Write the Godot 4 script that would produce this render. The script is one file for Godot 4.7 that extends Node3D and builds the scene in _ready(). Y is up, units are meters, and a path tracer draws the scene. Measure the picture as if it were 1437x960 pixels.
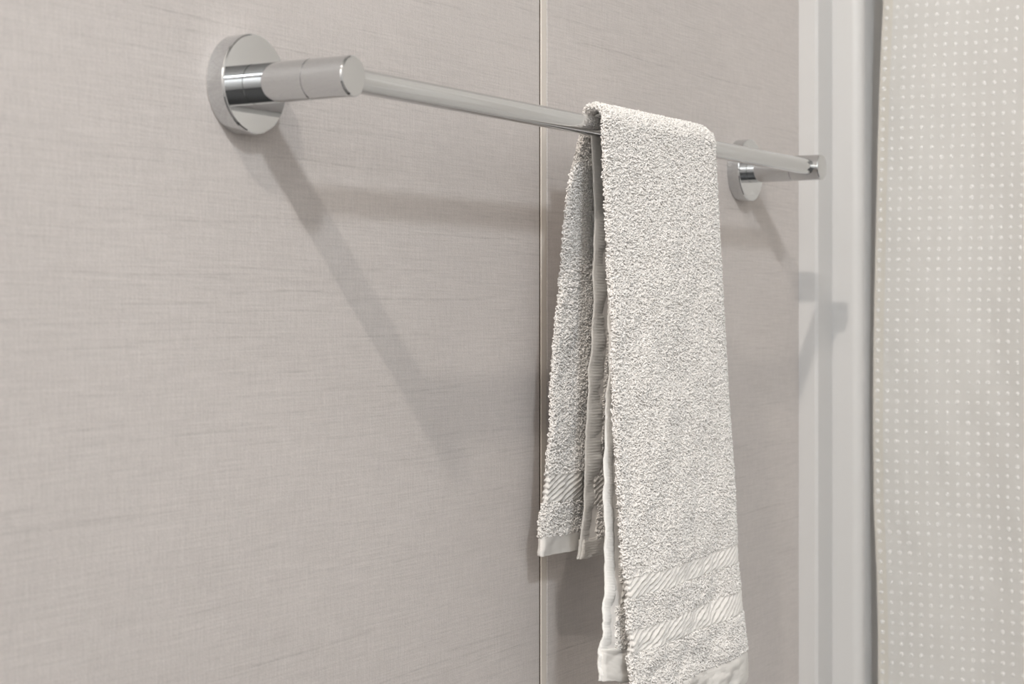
extends Node3D

# Wall plane is z = 0 (the room lies at +z), x runs along the wall, y is up. Metres.
const BAR_Y := 1.30          # height of the towel rail
const PLATE := 0.0105        # thickness of a wall flange
const BAR_Z := 0.0595        # distance of the bar from the wall
const RAIL := 0.61           # centre to centre of the two posts
const CEIL := 2.84

var M := {}
var rng := RandomNumberGenerator.new()
var fold_noise := FastNoiseLite.new()

func _ready() -> void:
	rng.seed = 20417
	fold_noise.seed = 11
	fold_noise.frequency = 1.0
	make_camera()
	make_environment()
	make_materials()
	make_room()
	make_downlight(Vector3(-1.50, CEIL, 0.59), 2.25, 0.024, Color(1.0, 0.965, 0.925), "round recessed ceiling downlight over the linen wall")
	make_downlight(Vector3(-1.38, CEIL, 1.70), 2.45, 0.085, Color(0.955, 0.98, 1.0), "round recessed ceiling downlight over the basin side")
	make_rail()
	make_towel()
	make_curtain()

# ------------------------------------------------------------------ camera, light
func make_camera() -> void:
	var focal := 2450.0
	var cam := Camera3D.new()
	cam.name = "camera"
	cam.projection = Camera3D.PROJECTION_FRUSTUM
	cam.near = 0.05
	cam.far = 30.0
	cam.size = 960.0 / focal * cam.near
	cam.frustum_offset = Vector2(0.0, -46.0 / focal * cam.near)
	var right := Vector3(0.511527, 0, 0.859267)
	cam.transform = Transform3D(Basis(right, Vector3.UP, right.cross(Vector3.UP)), Vector3(-0.66297, 1.19096, 0.54954))
	var lens := CameraAttributesPhysical.new()
	lens.frustum_focal_length = 61.0
	lens.frustum_focus_distance = 1.06
	lens.exposure_aperture = 14.0
	cam.attributes = lens
	add_child(cam)
	cam.current = true

func make_environment() -> void:
	var e := Environment.new()
	e.background_mode = Environment.BG_COLOR
	e.background_color = Color(0, 0, 0)
	e.tonemap_mode = Environment.TONE_MAPPER_LINEAR
	e.tonemap_exposure = 1.0
	e.sdfgi_enabled = true
	e.ssao_enabled = true
	e.ssil_enabled = true
	var w := WorldEnvironment.new()
	w.name = "world_environment"
	w.environment = e
	add_child(w)

# ------------------------------------------------------------------ materials
func lin(r: float, g: float, b: float) -> Color:
	return Color(r, g, b).linear_to_srgb()

func plain(c: Color, rough: float, metal := 0.0) -> StandardMaterial3D:
	var m := StandardMaterial3D.new()
	m.albedo_color = c
	m.roughness = rough
	m.metallic = metal
	return m

func make_materials() -> void:
	M.chrome = plain(lin(0.655, 0.665, 0.672), 0.045, 1.0)
	M.paint = plain(lin(0.80, 0.795, 0.785), 0.55)
	M.ceiling = plain(lin(0.84, 0.835, 0.825), 0.8)
	M.gloss_white = plain(lin(0.625, 0.615, 0.605), 0.3)
	M.surround = plain(lin(0.80, 0.79, 0.78), 0.3)
	M.floor = plain(lin(0.07, 0.07, 0.07), 0.4)
	M.grout = plain(lin(0.70, 0.64, 0.58), 0.5)
	M.dark_gap = plain(lin(0.05, 0.04, 0.035), 0.9)
	M.gap_shade = plain(lin(0.11, 0.085, 0.065), 0.8)  # dark brown stands in for the shade inside the panel joint
	M.cotton = plain(lin(0.875, 0.845, 0.812), 0.95)
	M.cotton.rim_enabled = true
	M.cotton.rim = 0.3
	M.cotton_hem = plain(lin(0.765, 0.738, 0.70), 0.85)
	M.selvedge = plain(lin(0.83, 0.815, 0.785), 0.85)
	M.curtain = plain(lin(0.77, 0.755, 0.73), 0.75)
	M.curtain.backlight_enabled = true
	M.curtain.backlight = lin(0.56, 0.545, 0.52)
	M.curtain_dot = plain(lin(0.785, 0.77, 0.745), 0.7)
	M.curtain_hem = plain(lin(0.75, 0.72, 0.665), 0.75)
	M.curtain_hem.backlight_enabled = true
	M.curtain_hem.backlight = lin(0.5, 0.48, 0.44)
	M.lens = plain(Color(1, 1, 1), 0.4)
	M.lens.emission_enabled = true
	M.lens.emission = Color(1, 0.97, 0.92)
	M.lens.emission_energy_multiplier = 3.0
	var im := linen_images()
	for k in 2:
		var m := plain(Color.WHITE, 0.62)
		m.albedo_texture = im[0]
		m.heightmap_enabled = true
		m.heightmap_texture = im[1]
		m.heightmap_scale = 0.03
		m.uv1_scale = Vector3.ONE / 0.86
		m.uv1_offset = Vector3(0.31 + 0.37 * k, 0.13 + 0.41 * k, 0.2)
		M["linen%d" % k] = m

# A woven linen print: crossing threads of uneven tone and long dark slubs along x.
func linen_images() -> Array:
	var n := 2048
	var h := 2048
	var coarse := FastNoiseLite.new()
	coarse.seed = 5
	coarse.noise_type = FastNoiseLite.TYPE_SIMPLEX_SMOOTH
	coarse.frequency = 0.34
	var rows: Image = coarse.get_seamless_image(64, n)     # stretched along x: weft threads
	rows.convert(Image.FORMAT_L8)
	rows.resize(n, h, Image.INTERPOLATE_CUBIC)
	coarse.seed = 6
	var cols: Image = coarse.get_seamless_image(n, 128)    # stretched along y: warp threads
	cols.convert(Image.FORMAT_L8)
	cols.resize(n, h, Image.INTERPOLATE_CUBIC)
	coarse.seed = 7
	coarse.frequency = 0.012
	coarse.fractal_octaves = 4
	var cloud: Image = coarse.get_seamless_image(256, 512)
	cloud.convert(Image.FORMAT_L8)
	cloud.resize(n, h, Image.INTERPOLATE_CUBIC)
	var a := rows.get_data()
	var b := cols.get_data()
	var c := cloud.get_data()
	var slub := PackedFloat32Array()
	slub.resize(n * h)
	var r := RandomNumberGenerator.new()
	r.seed = 77
	for k in 3200:
		var big := r.randf() < 0.09
		var length := int(r.randf_range(30, 150) if not big else r.randf_range(120, 420))
		var thick := r.randf_range(0.6, 1.3) if not big else r.randf_range(0.9, 1.7)
		var deep := r.randf_range(0.02, 0.07) if not big else r.randf_range(0.06, 0.145)
		var x0 := r.randi_range(0, n - 1)
		var y0 := float(r.randi_range(0, h - 1))
		var slope := r.randf_range(-0.012, 0.012)
		var phase := r.randf() * TAU
		for i in length:
			var t := float(i) / length
			var fade := sin(t * PI)
			fade = minf(1.0, fade * 2.0) * (0.65 + 0.35 * sin(i * 0.13 + phase) * sin(i * 0.037))
			var yc := y0 + slope * i + 1.2 * sin(i * 0.02 + phase)
			var x := (x0 + i) % n
			for dy in range(-3, 4):
				var yy := int(floor(yc)) + dy
				var dist := absf(yy - yc) / thick
				var v := deep * fade * exp(-dist * dist)
				var at := posmod(yy, h) * n + x
				slub[at] = maxf(slub[at], v)
	var white := PackedByteArray()
	white.resize(n * h * 3)
	var relief := PackedByteArray()
	relief.resize(n * h)
	r.seed = 99
	var tone := [0.600, 0.556, 0.532]
	var lut := [PackedByteArray(), PackedByteArray(), PackedByteArray()]
	for ch in 3:
		lut[ch].resize(1024)
		for i in 1024:
			lut[ch][i] = int(clampf(Color(tone[ch] * i / 700.0, 0, 0).linear_to_srgb().r * 255.0, 0, 255))
	for y in h:
		var base := y * n
		for x in n:
			var p := base + x
			var weave := ((a[p] - 128) * 0.00060 + (b[p] - 128) * 0.00055) + (randi_fast(p) - 0.5) * 0.13
			var v := 1.0 + weave + (c[p] - 128) * 0.0003 - slub[p]
			var q := clampi(int(v * 700.0), 0, 1023)
			white[p * 3] = lut[0][q]
			white[p * 3 + 1] = lut[1][q]
			white[p * 3 + 2] = lut[2][q]
			relief[p] = clampi(int(128 + weave * 500.0 - slub[p] * 450.0), 0, 255)
	return [ImageTexture.create_from_image(Image.create_from_data(n, h, false, Image.FORMAT_RGB8, white)),
		ImageTexture.create_from_image(Image.create_from_data(n, h, false, Image.FORMAT_L8, relief))]

func randi_fast(p: int) -> float:
	var k := (p * 747796405 + 2891336453) & 0xFFFFFFFF
	k = ((k >> ((k >> 28) + 4)) ^ k) * 277803737 & 0xFFFFFFFF
	return float(((k >> 22) ^ k) & 0xFFFF) / 65535.0

# ------------------------------------------------------------------ mesh helpers
func add_mesh(called: String, mesh: Mesh, mat: Material, parent: Node) -> MeshInstance3D:
	var o := MeshInstance3D.new()
	o.name = called
	o.mesh = mesh
	o.material_override = mat
	parent.add_child(o, true)
	return o

func thing(called: String, at: Vector3, label: String, category: String, group := "") -> Node3D:
	var o := Node3D.new()
	o.name = called
	o.position = at
	o.set_meta("label", label)
	o.set_meta("category", category)
	if group:
		o.set_meta("group", group)
	add_child(o, true)
	return o

func structure(called: String) -> Node3D:
	var o := Node3D.new()
	o.name = called
	o.set_meta("kind", "structure")
	add_child(o, true)
	return o

# box from lo to hi with chamfered edges
func box(lo: Vector3, hi: Vector3, c := 0.0) -> ArrayMesh:
	var st := SurfaceTool.new()
	st.begin(Mesh.PRIMITIVE_TRIANGLES)
	var mid := (lo + hi) / 2
	var e := (hi - lo) / 2
	var ax := [Vector3.RIGHT, Vector3.UP, Vector3.BACK]
	var poly := func(pts: Array, nrm: Vector3) -> void:
		var turn: bool = (pts[1] - pts[0]).cross(pts[2] - pts[0]).dot(nrm) > 0
		for i in range(1, pts.size() - 1):
			var tri := [pts[0], pts[i + 1], pts[i]] if turn else [pts[0], pts[i], pts[i + 1]]
			for p in tri:
				st.set_normal(nrm)
				st.set_uv(Vector2(mid.x + p.x, -mid.y - p.y))
				st.add_vertex(mid + p)
	for i in 3:
		var j := (i + 1) % 3
		var k := (i + 2) % 3
		for s in [-1.0, 1.0]:
			var f: Vector3 = ax[i] * e[i] * s
			var u: Vector3 = ax[j] * (e[j] - c)
			var w: Vector3 = ax[k] * (e[k] - c)
			poly.call([f + u + w, f - u + w, f - u - w, f + u - w], ax[i] * s)
			if c > 0.0:
				for s2 in [-1.0, 1.0]:
					var g: Vector3 = ax[i] * (e[i] - c) * s + ax[j] * e[j] * s2
					var g2: Vector3 = ax[i] * e[i] * s + ax[j] * (e[j] - c) * s2
					poly.call([g + w, g2 + w, g2 - w, g - w], (ax[i] * s + ax[j] * s2).normalized())
	if c > 0.0:
		for sx in [-1.0, 1.0]:
			for sy in [-1.0, 1.0]:
				for sz in [-1.0, 1.0]:
					var p := Vector3(sx * e.x, sy * e.y, sz * e.z)
					poly.call([p - Vector3(0, sy, sz) * c, p - Vector3(sx, 0, sz) * c, p - Vector3(sx, sy, 0) * c], Vector3(sx, sy, sz).normalized())
	return st.commit()

# surface of revolution round the z axis; profile of Vector2(radius, z), each span crisp in profile
func lathe(profile: Array, segs := 96, basis := Basis.IDENTITY) -> ArrayMesh:
	var st := SurfaceTool.new()
	st.begin(Mesh.PRIMITIVE_TRIANGLES)
	for k in profile.size() - 1:
		var a: Vector2 = profile[k]
		var b: Vector2 = profile[k + 1]
		var d := (b - a).normalized()
		var nr := Vector2(d.y, -d.x)          # outward for profiles that run towards +z at the outside
		for i in segs:
			var q := []
			for t in [i, i + 1]:
				var an: float = TAU * t / segs
				var cs := Vector2(cos(an), sin(an))
				for p in [a, b]:
					q.append([Vector3(p.x * cs.x, p.x * cs.y, p.y), Vector3(nr.x * cs.x, nr.x * cs.y, nr.y)])
			for t in [0, 1, 2, 2, 1, 3]:
				st.set_normal(basis * q[t][1])
				st.add_vertex(basis * q[t][0])
	st.index()
	return st.commit()

# closed slab from two grids of equal size (front and back sides)
func slab(front: Array, back: Array, crisp := false) -> ArrayMesh:
	var st := SurfaceTool.new()
	st.begin(Mesh.PRIMITIVE_TRIANGLES)
	var ns := front.size()
	var nw: int = front[0].size()
	var sides := [front, back, front, back] if crisp else [front, back]
	for k in sides.size():
		st.set_smooth_group(k / 2)
		for row in sides[k]:
			for p in row:
				st.add_vertex(p)
	var off := ns * nw
	for i in ns - 1:
		for j in nw - 1:
			var a := i * nw + j
			for t in [a, a + nw, a + 1, a + 1, a + nw, a + nw + 1]:
				st.add_index(t)
			for t in [a, a + 1, a + nw, a + 1, a + nw + 1, a + nw]:
				st.add_index(t + off)
	var ring := []
	for j in nw: ring.append(j)
	for i in range(1, ns): ring.append(i * nw + nw - 1)
	for j in range(nw - 2, -1, -1): ring.append((ns - 1) * nw + j)
	for i in range(ns - 2, 0, -1): ring.append(i * nw)
	for k in ring.size():
		var a: int = ring[k]
		var b: int = ring[(k + 1) % ring.size()]
		for t in [a, b, a + off, b, b + off, a + off]:
			st.add_index(t + (2 * off if crisp else 0))
	st.generate_normals()
	return st.commit()

# outline in x and z raised from the floor to a height, smooth along its curves
func extrude_up(outline: PackedVector2Array, high: float) -> ArrayMesh:
	var st := SurfaceTool.new()
	st.begin(Mesh.PRIMITIVE_TRIANGLES)
	var n := outline.size()
	var face := []
	for i in n:
		var d := (outline[(i + 1) % n] - outline[i]).normalized()
		face.append(Vector3(-d.y, 0, d.x))
	for i in n:
		var j := (i + 1) % n
		var na: Vector3 = face[i]
		var nb: Vector3 = face[i]
		if face[i].dot(face[(i + n - 1) % n]) > 0.9: na = (face[i] + face[(i + n - 1) % n]).normalized()
		if face[i].dot(face[j]) > 0.9: nb = (face[i] + face[j]).normalized()
		var a := Vector3(outline[i].x, 0, outline[i].y)
		var b := Vector3(outline[j].x, 0, outline[j].y)
		var up := Vector3(0, high, 0)
		for t in [[a, na], [a + up, na], [b, nb], [b, nb], [a + up, na], [b + up, nb]]:
			st.set_normal(t[1])
			st.add_vertex(t[0])
	return st.commit()

# ------------------------------------------------------------------ the room
func make_room() -> void:
	var x0 := -2.3
	var x1 := 1.72
	var z1 := 2.10
	var back := structure("wall_back")
	add_mesh("backing", box(Vector3(x0 - 0.1, 0, -0.12), Vector3(x1 + 0.1, CEIL, -0.0085)), M.dark_gap, back)
	add_mesh("wall_panel", box(Vector3(-0.895, 0.0, -0.0086), Vector3(0.2943, CEIL, 0.0), 0.0006), M.linen0, back)
	add_mesh("wall_panel", box(Vector3(x0, 0.0, -0.0086), Vector3(-0.897, CEIL, 0.0), 0.0006), M.linen1, back)
	add_mesh("wall_panel", box(Vector3(0.3038, 0.0, -0.0086), Vector3(0.7372, CEIL, 0.0), 0.0006), M.linen1, back)
	add_mesh("gap_shade_line", box(Vector3(0.2943, 0.0, -0.0086), Vector3(0.2957, CEIL, -0.0003)), M.gap_shade, back)  # near-flush dark strip, paints the shadow of the narrow gap beside the panel
	add_mesh("joint_strip", box(Vector3(0.2957, 0.0, -0.0086), Vector3(0.3033, CEIL, 0.0002), 0.0008), M.grout, back)
	# stepped white jamb beside the shower
	var jamb := structure("trim_1")
	add_mesh("outer_step", box(Vector3(0.7367, 0.0, -0.0086), Vector3(0.7800, CEIL, 0.0166), 0.0022), M.gloss_white, jamb)
	var prof := PackedVector2Array([Vector2(0.7724, -0.0086)])
	for k in 9:
		var an := PI / 2 * k / 8.0
		prof.append(Vector2(0.7724 + 0.0080 * (1.0 - cos(an)), 0.0335 + 0.0080 * sin(an)))
	prof.append(Vector2(0.7830, 0.0415))
	prof.append(Vector2(0.7830, -0.0086))
	add_mesh("inner_step", extrude_up(prof, CEIL), M.gloss_white, jamb)
	var sw := structure("wall_shower")
	add_mesh("surround", box(Vector3(0.78, 0.0, -0.0086), Vector3(x1, CEIL, 0.020)), M.surround, sw)
	for d in [["wall_left", Vector3(x0 - 0.1, 0, -0.1), Vector3(x0, CEIL, z1 + 0.1), M.paint], ["wall_right", Vector3(x1, 0, -0.1), Vector3(x1 + 0.1, CEIL, z1 + 0.1), M.gloss_white],
			["wall_front", Vector3(x0 - 0.1, 0, z1), Vector3(x1 + 0.1, CEIL, z1 + 0.1), M.paint], ["floor", Vector3(x0 - 0.1, -0.1, -0.12), Vector3(x1 + 0.1, 0, z1 + 0.1), M.floor],
			["ceiling", Vector3(x0 - 0.1, CEIL, -0.12), Vector3(x1 + 0.1, CEIL + 0.1, z1 + 0.1), M.ceiling]]:
		var o := add_mesh(d[0], box(d[1], d[2]), d[3], self)
		o.set_meta("kind", "structure")

func make_downlight(at: Vector3, power: float, size: float, tint: Color, label: String) -> void:
	var o := thing("ceiling_downlight", at, label, "light")
	var flip := Basis(Vector3.RIGHT, PI / 2)       # z of the lathe points down
	add_mesh("trim_ring", lathe([Vector2(0.055, 0), Vector2(0.072, 0), Vector2(0.072, 0.003), Vector2(0.066, 0.006), Vector2(0.058, 0.006), Vector2(0.055, 0.003)], 48, flip), M.gloss_white, o)
	add_mesh("lamp_lens", lathe([Vector2(0.056, 0.0005), Vector2(0.056, 0.002), Vector2(0.0, 0.002)], 48, flip), M.lens, o)
	var l := SpotLight3D.new()
	l.name = "lamp_light"
	l.position = Vector3(0, -0.012 - size, 0)
	l.rotation = Vector3(-PI / 2, 0, 0)
	l.light_energy = power
	l.light_color = tint
	l.light_size = size
	l.spot_angle = 86.0
	l.spot_angle_attenuation = 0.4
	l.spot_range = 8.0
	l.spot_attenuation = 2.0
	l.shadow_enabled = true
	o.add_child(l)

# ------------------------------------------------------------------ the towel rail
func make_rail() -> void:
	var o := thing("towel_rail", Vector3(0, BAR_Y, 0), "polished chrome towel rail with round wall flanges on the linen panelled wall", "towel rail")
	var plate := lathe([Vector2(0.0238, 0.0), Vector2(0.0243, 0.0006), Vector2(0.0243, PLATE - 0.0009), Vector2(0.0240, PLATE - 0.0003), Vector2(0.0234, PLATE), Vector2(0.0, PLATE)], 128)
	var r := 0.0098
	var tip := PLATE + 0.0585
	var seam := PLATE + 0.0345
	var post := lathe([Vector2(r - 0.0003, PLATE - 0.0005), Vector2(r - 0.0003, PLATE + 0.0003), Vector2(r, PLATE + 0.0005), Vector2(r, seam - 0.0004), Vector2(r - 0.0004, seam - 0.0002)], 96)
	var cap := lathe([Vector2(r - 0.0004, seam - 0.0002), Vector2(r - 0.0004, seam + 0.0002), Vector2(r, seam + 0.0005), Vector2(r, tip - 0.0009), Vector2(r - 0.0003, tip - 0.0003), Vector2(r - 0.0009, tip), Vector2(0.0, tip)], 96)
	for k in 2:
		var x: float = RAIL * k
		var f := add_mesh("wall_flange", plate, M.chrome, o)
		f.position.x = x
		var p := add_mesh("post", post, M.chrome, o)
		p.position.x = x
		var c := add_mesh("end_cap", cap, M.chrome, p)
		c.position = Vector3.ZERO
	var bar := add_mesh("bar", lathe([Vector2(0.0, 0.004), Vector2(0.006, 0.004), Vector2(0.006, RAIL - 0.004), Vector2(0.0, RAIL - 0.004)], 64, Basis(Vector3.UP, PI / 2)), M.chrome, o)
	bar.position.z = BAR_Z

# ------------------------------------------------------------------ the towel
# A hand towel folded lengthwise (fold at its right side) and hung over the bar:
# w runs from the open edge of the inner layer (0) round the fold (0.5) to the outer layer's open edge (1),
# s runs from the front bottom (0) over the bar to the back bottom (1).
const S_FRONT := 0.55
const S_BACK := 0.60
const R_OUT := 0.0122
const R_IN := 0.0078
const FRONT_END := 0.9435
const FRONT_IN_END := 0.9760
const BACK_END := 1.0360
var FO := [[1.30, 0.2450, 0.0717], [1.2528, 0.2454, 0.0735], [1.1968, 0.2435, 0.0775], [1.1363, 0.2402, 0.0825], [1.0811, 0.2395, 0.0862], [1.0418, 0.2408, 0.0885], [1.0286, 0.2413, 0.0890], [1.0082, 0.2425, 0.0900], [0.9734, 0.2435, 0.0915], [0.94, 0.2440, 0.0920]]
var FR := [[1.30, 0.4046, 0.0690], [1.2614, 0.4075, 0.0695], [1.1976, 0.4105, 0.0710], [1.1281, 0.4119, 0.0745], [1.0760, 0.4152, 0.0770], [1.0191, 0.4150, 0.0800], [1.0070, 0.4165, 0.0810], [0.9959, 0.4160, 0.0820], [0.9801, 0.4190, 0.0830], [0.9574, 0.4198, 0.0850], [0.94, 0.4181, 0.0860]]
var FI := [[1.30, 0.2620, 0.0673], [1.25, 0.2610, 0.0676], [1.1969, 0.2581, 0.0685], [1.1235, 0.2478, 0.0720], [1.0800, 0.2431, 0.0740], [1.0367, 0.2410, 0.0765], [1.0146, 0.2356, 0.0765], [1.0059, 0.2338, 0.0770], [0.9891, 0.2303, 0.0770], [0.97, 0.2302, 0.0775]]
var BO := [[1.30, 0.2650, 0.0473], [1.2681, 0.2624, 0.0405], [1.2414, 0.2617, 0.0370], [1.1927, 0.2627, 0.0315], [1.1567, 0.2627, 0.0280], [1.1085, 0.2631, 0.0253], [1.0753, 0.2627, 0.0225], [1.0636, 0.2618, 0.0205], [1.03, 0.2618, 0.0180]]
var BI := [[1.30, 0.2680, 0.0517], [1.2421, 0.2833, 0.0460], [1.1927, 0.2880, 0.0420], [1.1327, 0.2908, 0.0375], [1.0727, 0.2958, 0.0320], [1.0490, 0.2953, 0.0285], [1.03, 0.2940, 0.0265]]
var BR := [[1.30, 0.4046, 0.0495], [1.24, 0.4060, 0.0400], [1.19, 0.4070, 0.0350], [1.13, 0.4075, 0.0310], [1.03, 0.4080, 0.0220]]

func look(tab: Array, y: float) -> Vector3:
	var n := tab.size()
	var k := 0
	while k < n - 2 and y < tab[k + 1][0]:
		k += 1
	var p0: Array = tab[maxi(k - 1, 0)]
	var p1: Array = tab[k]
	var p2: Array = tab[k + 1]
	var p3: Array = tab[mini(k + 2, n - 1)]
	var t: float = (y - p1[0]) / (p2[0] - p1[0])
	var out := Vector3(0, y, 0)
	for c in [1, 2]:
		var d: float = p2[0] - p1[0]
		var m1: float = (p2[c] - p0[c]) / (p2[0] - p0[0]) * d
		var m2: float = (p3[c] - p1[c]) / (p3[0] - p1[0]) * d
		var t2 := t * t
		var t3 := t2 * t
		var v: float = (2 * t3 - 3 * t2 + 1) * p1[c] + (t3 - 2 * t2 + t) * m1 + (-2 * t3 + 3 * t2) * p2[c] + (t3 - t2) * m2
		if c == 1: out.x = v
		else: out.z = v
	return out

# [outer edge, fold, inner edge] of the towel at s
func spine(s: float) -> Array:
	if s < S_FRONT:
		var q := s / S_FRONT
		return [look(FO, lerpf(FRONT_END, BAR_Y, q)), look(FR, lerpf(FRONT_END, BAR_Y, q)), look(FI, lerpf(FRONT_IN_END, BAR_Y, q))]
	if s > S_BACK:
		var q := (s - S_BACK) / (1.0 - S_BACK)
		return [look(BO, lerpf(BAR_Y, BACK_END + 0.004, q)), look(BR, lerpf(BAR_Y, BACK_END, q)), look(BI, lerpf(BAR_Y, BACK_END - 0.001, q))]
	var q := (s - S_FRONT) / (S_BACK - S_FRONT)
	var an := q * PI
	var res := []
	for d in [[FO, BO, R_OUT], [FR, BR, (R_OUT + R_IN) / 2], [FI, BI, R_IN]]:
		var x: float = lerpf(d[0][0][1], d[1][0][1], q)
		res.append(Vector3(x, BAR_Y + d[2] * sin(an), BAR_Z + d[2] * cos(an)))
	return res

func towel_point(s: float, w: float) -> Vector3:
	var e := spine(s)
	var outer := w >= 0.5
	var q := pow(absf(w - 0.5) * 2.0, 1.35)
	var edge: Vector3 = e[0] if outer else e[2]
	var p: Vector3 = e[1].lerp(edge, q)
	# round the fold and let the layers bulge a little
	var nrm := Vector3(0, 0, 1)
	if s > S_FRONT:
		var an := clampf((s - S_FRONT) / (S_BACK - S_FRONT), 0, 1) * PI
		nrm = Vector3(0, sin(an), cos(an))
	var width := maxf(0.05, e[1].distance_to(edge))
	var u := minf(1.0, q * width / 0.016)
	var half := 0.0023 * sqrt(1.0 - (1.0 - u) * (1.0 - u)) * (1.0 - q)
	var bulge := 0.0
	var free := 0.0
	if s < S_FRONT:
		free = smoothstep(0.0, 0.35, (S_FRONT - s) / S_FRONT)
		bulge = 0.0035 * sin(q * PI) * free + 0.0016 * sin(q * TAU * 1.5 + 0.6) * free * (1.0 - q * q)
	elif s > S_BACK:
		free = smoothstep(0.0, 0.5, (s - S_BACK) / (1.0 - S_BACK))
		bulge = -0.002 * sin(q * PI) * free
	var sign_ := 1.0 if outer else -1.0
	var rip := fold_noise.get_noise_3d(p.x * 16.0, p.y * 9.0, 3.0 if outer else 9.0) * 0.0030 + fold_noise.get_noise_3d(p.x * 45.0, p.y * 34.0, 1.0 if outer else 5.0) * 0.0016
	var low := smoothstep(1.06, 0.98, p.y) if s < S_FRONT else 0.0
	rip += fold_noise.get_noise_3d(p.x * 22.0, p.y * 60.0, 21.0) * 0.0030 * low
	return p + nrm * (half * sign_ + bulge + rip * free * minf(1.0, q * 4.0))

func towel_frame(s: float, w: float) -> Array:
	var ds := 0.002
	var dw := 0.006
	var p := towel_point(s, w)
	var a := towel_point(minf(s + ds, 1.0), w) - towel_point(maxf(s - ds, 0.0), w)
	var b := towel_point(s, minf(w + dw, 1.0)) - towel_point(s, maxf(w - dw, 0.0))
	return [p, a.cross(b).normalized(), a.normalized(), b.normalized()]

func patch(s0: float, s1: float, w0: float, w1: float, ns: int, nw: int, front: Callable, back: float) -> ArrayMesh:
	var f := []
	var g := []
	for i in ns + 1:
		var fr := PackedVector3Array()
		var gr := PackedVector3Array()
		for j in nw + 1:
			var t := float(i) / ns
			var k := float(j) / nw
			var d := towel_frame(lerpf(s0, s1, t), lerpf(w0, w1, k))
			var lift: float = front.call(d[0], t, k)
			fr.append(d[0] + d[1] * lift)
			gr.append(d[0] - d[1] * (back if back > 0.0 else lift))
		f.append(fr)
		g.append(gr)
	return slab(f, g)

func s_front(y: float) -> float:
	return (y - FRONT_END) / (BAR_Y - FRONT_END) * S_FRONT

func s_back(y: float) -> float:
	return S_BACK + (BAR_Y - y) / (BAR_Y - BACK_END) * (1.0 - S_BACK)

func make_towel() -> void:
	var o := thing("hand_towel", Vector3.ZERO, "off-white terry hand towel folded lengthwise and hung over the chrome bar", "towel")
	var ns := 150
	var nw := 84
	var frames := []
	for i in ns + 1:
		var row := []
		for j in nw + 1:
			row.append(towel_frame(float(i) / ns, float(j) / nw))
		frames.append(row)
	var thick := 0.0011
	var f := []
	var g := []
	for row in frames:
		var fr := PackedVector3Array()
		var gr := PackedVector3Array()
		for j in nw + 1:
			var t := thick * (0.35 if j == 0 or j == nw else 1.0)
			fr.append(row[j][0] + row[j][1] * t)
			gr.append(row[j][0] - row[j][1] * t)
		f.append(fr)
		g.append(gr)
	add_mesh("terry_cloth", slab(f, g), M.cotton, o)
	# flat woven borders with slanting ribs: [s0, s1]
	var bands := [[s_front(1.0225), s_front(1.0350)], [s_front(0.9900), s_front(1.0045)], [s_back(1.0870), s_back(1.0690)]]
	var hems := [[0.0, s_front(0.9640)], [s_back(1.0480), 1.0]]
	for k in 3:
		var rib := func(p: Vector3, t: float, v: float) -> float:
			var r := sin(TAU * (p.x * 0.42 - p.y * 0.90) / 0.0033)
			var end := smoothstep(0.0, 0.12, t) * smoothstep(1.0, 0.88, t)
			return 0.0017 + 0.00065 * r * end
		add_mesh("border_band", patch(bands[k][0], bands[k][1], 0.515, 1.0, 26, 340, rib, 0.0), M.cotton_hem, o)
		add_mesh("border_band", patch(bands[k][0], bands[k][1], 0.03, 0.485, 26, 300, rib, 0.0), M.cotton_hem, o)
	for h in hems:
		var weave := func(p: Vector3, t: float, v: float) -> float:
			return 0.0019 + 0.00012 * sin(p.y * TAU / 0.0016) - 0.0006 * (1.0 - smoothstep(0.0, 0.15, minf(t, 1.0 - t)))
		add_mesh("hem", patch(h[0], h[1], 0.5, 1.0, 24, 60, weave, 0.0019), M.cotton_hem, o)
		add_mesh("hem", patch(h[0], h[1], 0.0, 0.5, 24, 60, weave, 0.0019), M.cotton_hem, o)
	add_mesh("selvedge", selvedge(), M.selvedge, o)
	make_loops(o, frames, ns, nw, bands, hems)

# narrow woven edge of the inner layer, a flat ribbed strip
func selvedge() -> ArrayMesh:
	var st := SurfaceTool.new()
	st.begin(Mesh.PRIMITIVE_TRIANGLES)
	var n := 1100
	var k := 12
	for i in n + 1:
		var d := towel_frame(float(i) / n, 0.02)
		var e := towel_point(float(i) / n, 0.0)
		var inward: Vector3 = (d[0] - e).normalized()
		var half := lerpf(0.0054, 0.0085, smoothstep(S_FRONT, S_BACK + 0.05, float(i) / n))
		var c: Vector3 = e + inward * (half - 0.0020)
		var rib := 1.0 + 0.10 * sin(i * TAU / 3.0)
		for j in k:
			var an := TAU * j / k
			st.add_vertex(c + inward * cos(an) * half + d[1] * sin(an) * 0.0016 * rib)
	for i in n:
		for j in k:
			var a := i * k + j
			var b := i * k + (j + 1) % k
			for t in [a, b, a + k, b, b + k, a + k]:
				st.add_index(t)
	for e in [0, n * k]:
		for j in range(1, k - 1):
			for t in ([e, e + j, e + j + 1] if e else [e, e + j + 1, e + j]):
				st.add_index(t)
	st.generate_normals()
	return st.commit()

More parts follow.
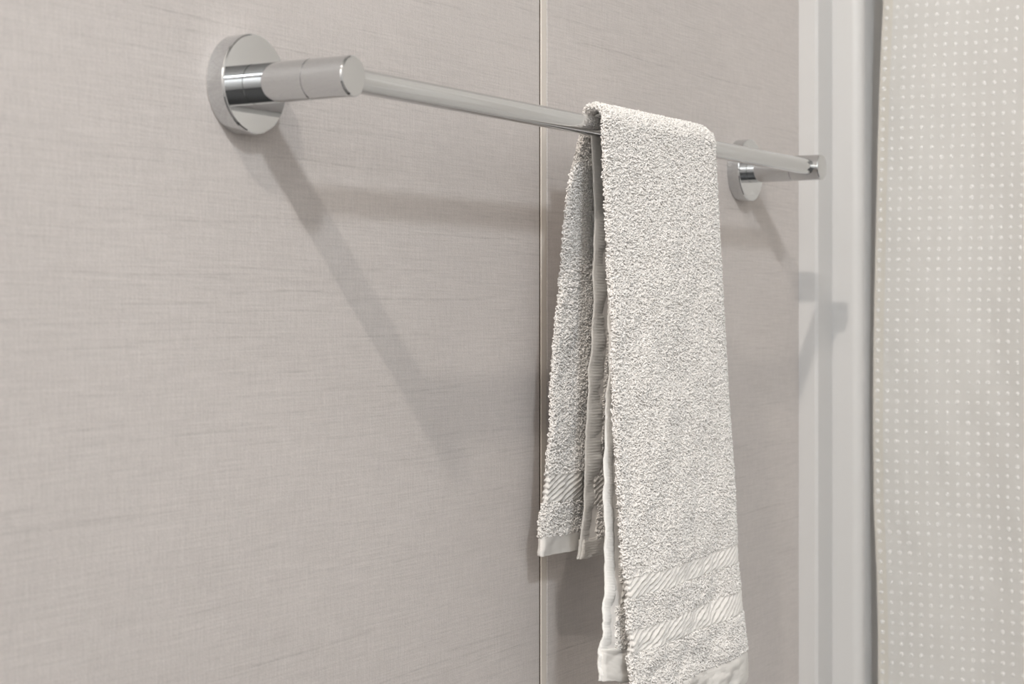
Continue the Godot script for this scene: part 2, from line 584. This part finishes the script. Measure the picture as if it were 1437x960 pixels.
func loop_mesh(seed_: int) -> ArrayMesh:
	var r := RandomNumberGenerator.new()
	r.seed = seed_
	var st := SurfaceTool.new()
	st.begin(Mesh.PRIMITIVE_TRIANGLES)
	var n := 6
	var k := 4
	var pts := []
	for i in n + 1:
		var t := float(i) / n
		var an := lerpf(-0.25, PI + 0.25, t)
		pts.append(Vector3(cos(an) * 0.00072 + 0.0003 * sin(t * 5.0 + seed_), 0.0003 + sin(an) * 0.0011 * (1.0 + 0.2 * r.randf()), (t - 0.5) * 0.0011))
	for i in n + 1:
		var d: Vector3 = (pts[mini(i + 1, n)] - pts[maxi(i - 1, 0)]).normalized()
		var u := d.cross(Vector3.BACK + Vector3(0.01, 0.02, 0)).normalized()
		var v := d.cross(u)
		for j in k:
			var an := TAU * j / k
			st.add_vertex(pts[i] + (u * cos(an) + v * sin(an)) * 0.00036)
	for i in n:
		for j in k:
			var a := i * k + j
			var b := i * k + (j + 1) % k
			for t in [a, b, a + k, b, b + k, a + k]:
				st.add_index(t)
	st.generate_normals()
	return st.commit()

func make_loops(o: Node3D, frames: Array, ns: int, nw: int, bands: Array, hems: Array) -> void:
	var density := 1000000.0
	var at := []                 # [position, normal]
	for i in ns:
		var sm := (i + 0.5) / ns
		for j in nw:
			var wm := (j + 0.5) / nw
			var outer := wm > 0.5
			var a: Array = frames[i][j]
			var b: Array = frames[i + 1][j]
			var c: Array = frames[i][j + 1]
			var d: Array = frames[i + 1][j + 1]
			var area: float = ((b[0] - a[0]) as Vector3).cross(c[0] - a[0]).length()
			var from_edge: float = ((frames[i][nw if outer else 0][0] - a[0]) as Vector3).length()
			for side in [1.0, -1.0]:
				if outer and side > 0 and sm > S_BACK + 0.03 and from_edge > 0.02:
					continue
				if (side < 0 or not outer) and from_edge > 0.075:
					continue
				if not outer and from_edge < (0.0065 if sm < S_FRONT else 0.0125):
					continue
				var many := area * density
				var count := int(many) + (1 if rng.randf() < many - int(many) else 0)
				for k in count:
					var u := rng.randf()
					var v := rng.randf()
					var s := (i + u) / ns
					var skip := false
					for z in bands:
						if s > z[0] and s < z[1]: skip = true
					for z in hems:
						if s >= z[0] and s <= z[1]: skip = true
					if skip:
						continue
					var p: Vector3 = (a[0] as Vector3).lerp(b[0], u).lerp((c[0] as Vector3).lerp(d[0], u), v)
					var nn: Vector3 = (a[1] as Vector3).lerp(d[1], (u + v) / 2).normalized()
					at.append([p + nn * side * 0.0007, nn * side])
	# open edge of the outer layer
	for i in ns * 14:
		var s := rng.randf()
		var skip := false
		for z in bands + hems:
			if s >= z[0] and s <= z[1]: skip = true
		if skip:
			continue
		var d := towel_frame(s, 1.0)
		at.append([d[0] + d[1] * rng.randf_range(-0.0012, 0.0012), (d[3] + d[1] * rng.randf_range(-0.8, 0.8)).normalized()])
	var groups := [[], [], []]
	for q in at:
		groups[rng.randi() % 3].append(q)
	for k in 3:
		var mm := MultiMesh.new()
		mm.transform_format = MultiMesh.TRANSFORM_3D
		mm.mesh = loop_mesh(k + 3)
		mm.instance_count = groups[k].size()
		for i in groups[k].size():
			var n: Vector3 = groups[k][i][1]
			n = (n + Vector3(rng.randfn(), rng.randfn() - 0.25, rng.randfn()) * 0.42).normalized()
			var t := n.cross(Vector3(rng.randfn(), rng.randfn(), rng.randfn())).normalized()
			var sc := rng.randf_range(0.75, 1.25)
			mm.set_instance_transform(i, Transform3D(Basis(t, n, t.cross(n)) * sc, groups[k][i][0]))
		var mi := MultiMeshInstance3D.new()
		mi.name = "terry_loops"
		mi.multimesh = mm
		mi.material_override = M.cotton
		mi.set_meta("kind", "stuff")
		o.add_child(mi, true)

# ------------------------------------------------------------------ the shower curtain
var CURTAIN_EDGE := [[2.10, 0.0, 0.042], [1.62, 0.0, 0.040], [1.4678, 0.0, 0.0360], [1.4297, 0.0, 0.0340], [1.3724, 0.0, 0.0318], [1.3149, 0.0, 0.0302], [1.1615, 0.0, 0.0267], [1.0208, 0.0, 0.0267], [0.9825, 0.0, 0.0285], [0.9252, 0.0, 0.0305], [0.8549, 0.0, 0.0310], [0.20, 0.0, 0.0320]]

func curtain_point(y: float, l: float) -> Vector3:      # l: length of cloth from the edge
	var e := look(CURTAIN_EDGE, y)
	var z := e.z + l * 0.985
	var grow := smoothstep(0.0, 0.10, l)
	var x := 0.850 + 0.006 * grow * sin((l - 0.03) * TAU / 0.24) + 0.012 * smoothstep(0.15, 0.4, l) * sin(l * TAU / 0.19 + y * 0.25)
	x += 0.0020 * fold_noise.get_noise_2d(y * 3.0, l * 9.0) + 0.0012 * fold_noise.get_noise_2d(y * 9.0 + 40.0, l * 22.0)
	return Vector3(x, y, z)

func make_curtain() -> void:
	var o := thing("shower_curtain", Vector3.ZERO, "cream white shower curtain with a dotted weave hanging beside the white jamb", "curtain")
	var top := 2.08
	var bottom := 0.20
	var length := 0.86
	var sheet := func(l0: float, l1: float, ny: int, nl: int, t: float) -> ArrayMesh:
		var f := []
		var g := []
		for i in ny + 1:
			var fr := PackedVector3Array()
			var gr := PackedVector3Array()
			for j in nl + 1:
				var y := lerpf(bottom, top, float(i) / ny)
				var p := curtain_point(y, lerpf(l0, l1, float(j) / nl))
				var tt := t if t < 0.00045 or j < nl else 0.0004
				fr.append(p - Vector3(tt, 0, 0))
				gr.append(p + Vector3(tt, 0, 0))
			f.append(fr)
			g.append(gr)
		return slab(f, g, true)
	add_mesh("cloth", sheet.call(0.0095, length, 200, 130, 0.0004), M.curtain, o)
	add_mesh("side_hem", sheet.call(0.0, 0.0095, 200, 5, 0.0004), M.curtain_hem, o)
	var pitch := 0.0090
	var spots := []
	var y := bottom + pitch
	while y < top:
		var l := 0.004
		while l < length:
			spots.append(curtain_point(y + rng.randf_range(-0.0002, 0.0002), l + rng.randf_range(-0.0002, 0.0002)) - Vector3(0.0004 if l > 0.0095 else 0.0004, 0, 0))
			l += pitch
		y += pitch
	var dot := SphereMesh.new()
	dot.radius = 0.0019
	dot.height = 0.0038
	dot.radial_segments = 8
	dot.rings = 4
	var mm := MultiMesh.new()
	mm.transform_format = MultiMesh.TRANSFORM_3D
	mm.mesh = dot
	mm.instance_count = spots.size()
	for i in spots.size():
		mm.set_instance_transform(i, Transform3D(Basis.from_scale(Vector3(0.135, 1.0, 1.0) * rng.randf_range(0.9, 1.08)), spots[i]))
	var mi := MultiMeshInstance3D.new()
	mi.name = "woven_dots"
	mi.multimesh = mm
	mi.material_override = M.curtain_dot
	mi.set_meta("kind", "stuff")
	o.add_child(mi, true)
	# the rod it hangs from
	var rod := thing("curtain_rod", Vector3(0.85, 2.10, 0), "chrome curtain rod above the dotted shower curtain", "rod")
	add_mesh("tube", lathe([Vector2(0.0, 0.021), Vector2(0.0125, 0.021), Vector2(0.0125, 2.10), Vector2(0.0, 2.10)], 32), M.chrome, rod)
	add_mesh("end_socket", lathe([Vector2(0.022, 0.0205), Vector2(0.022, 0.033), Vector2(0.018, 0.039), Vector2(0.0125, 0.039)], 32), M.chrome, rod)
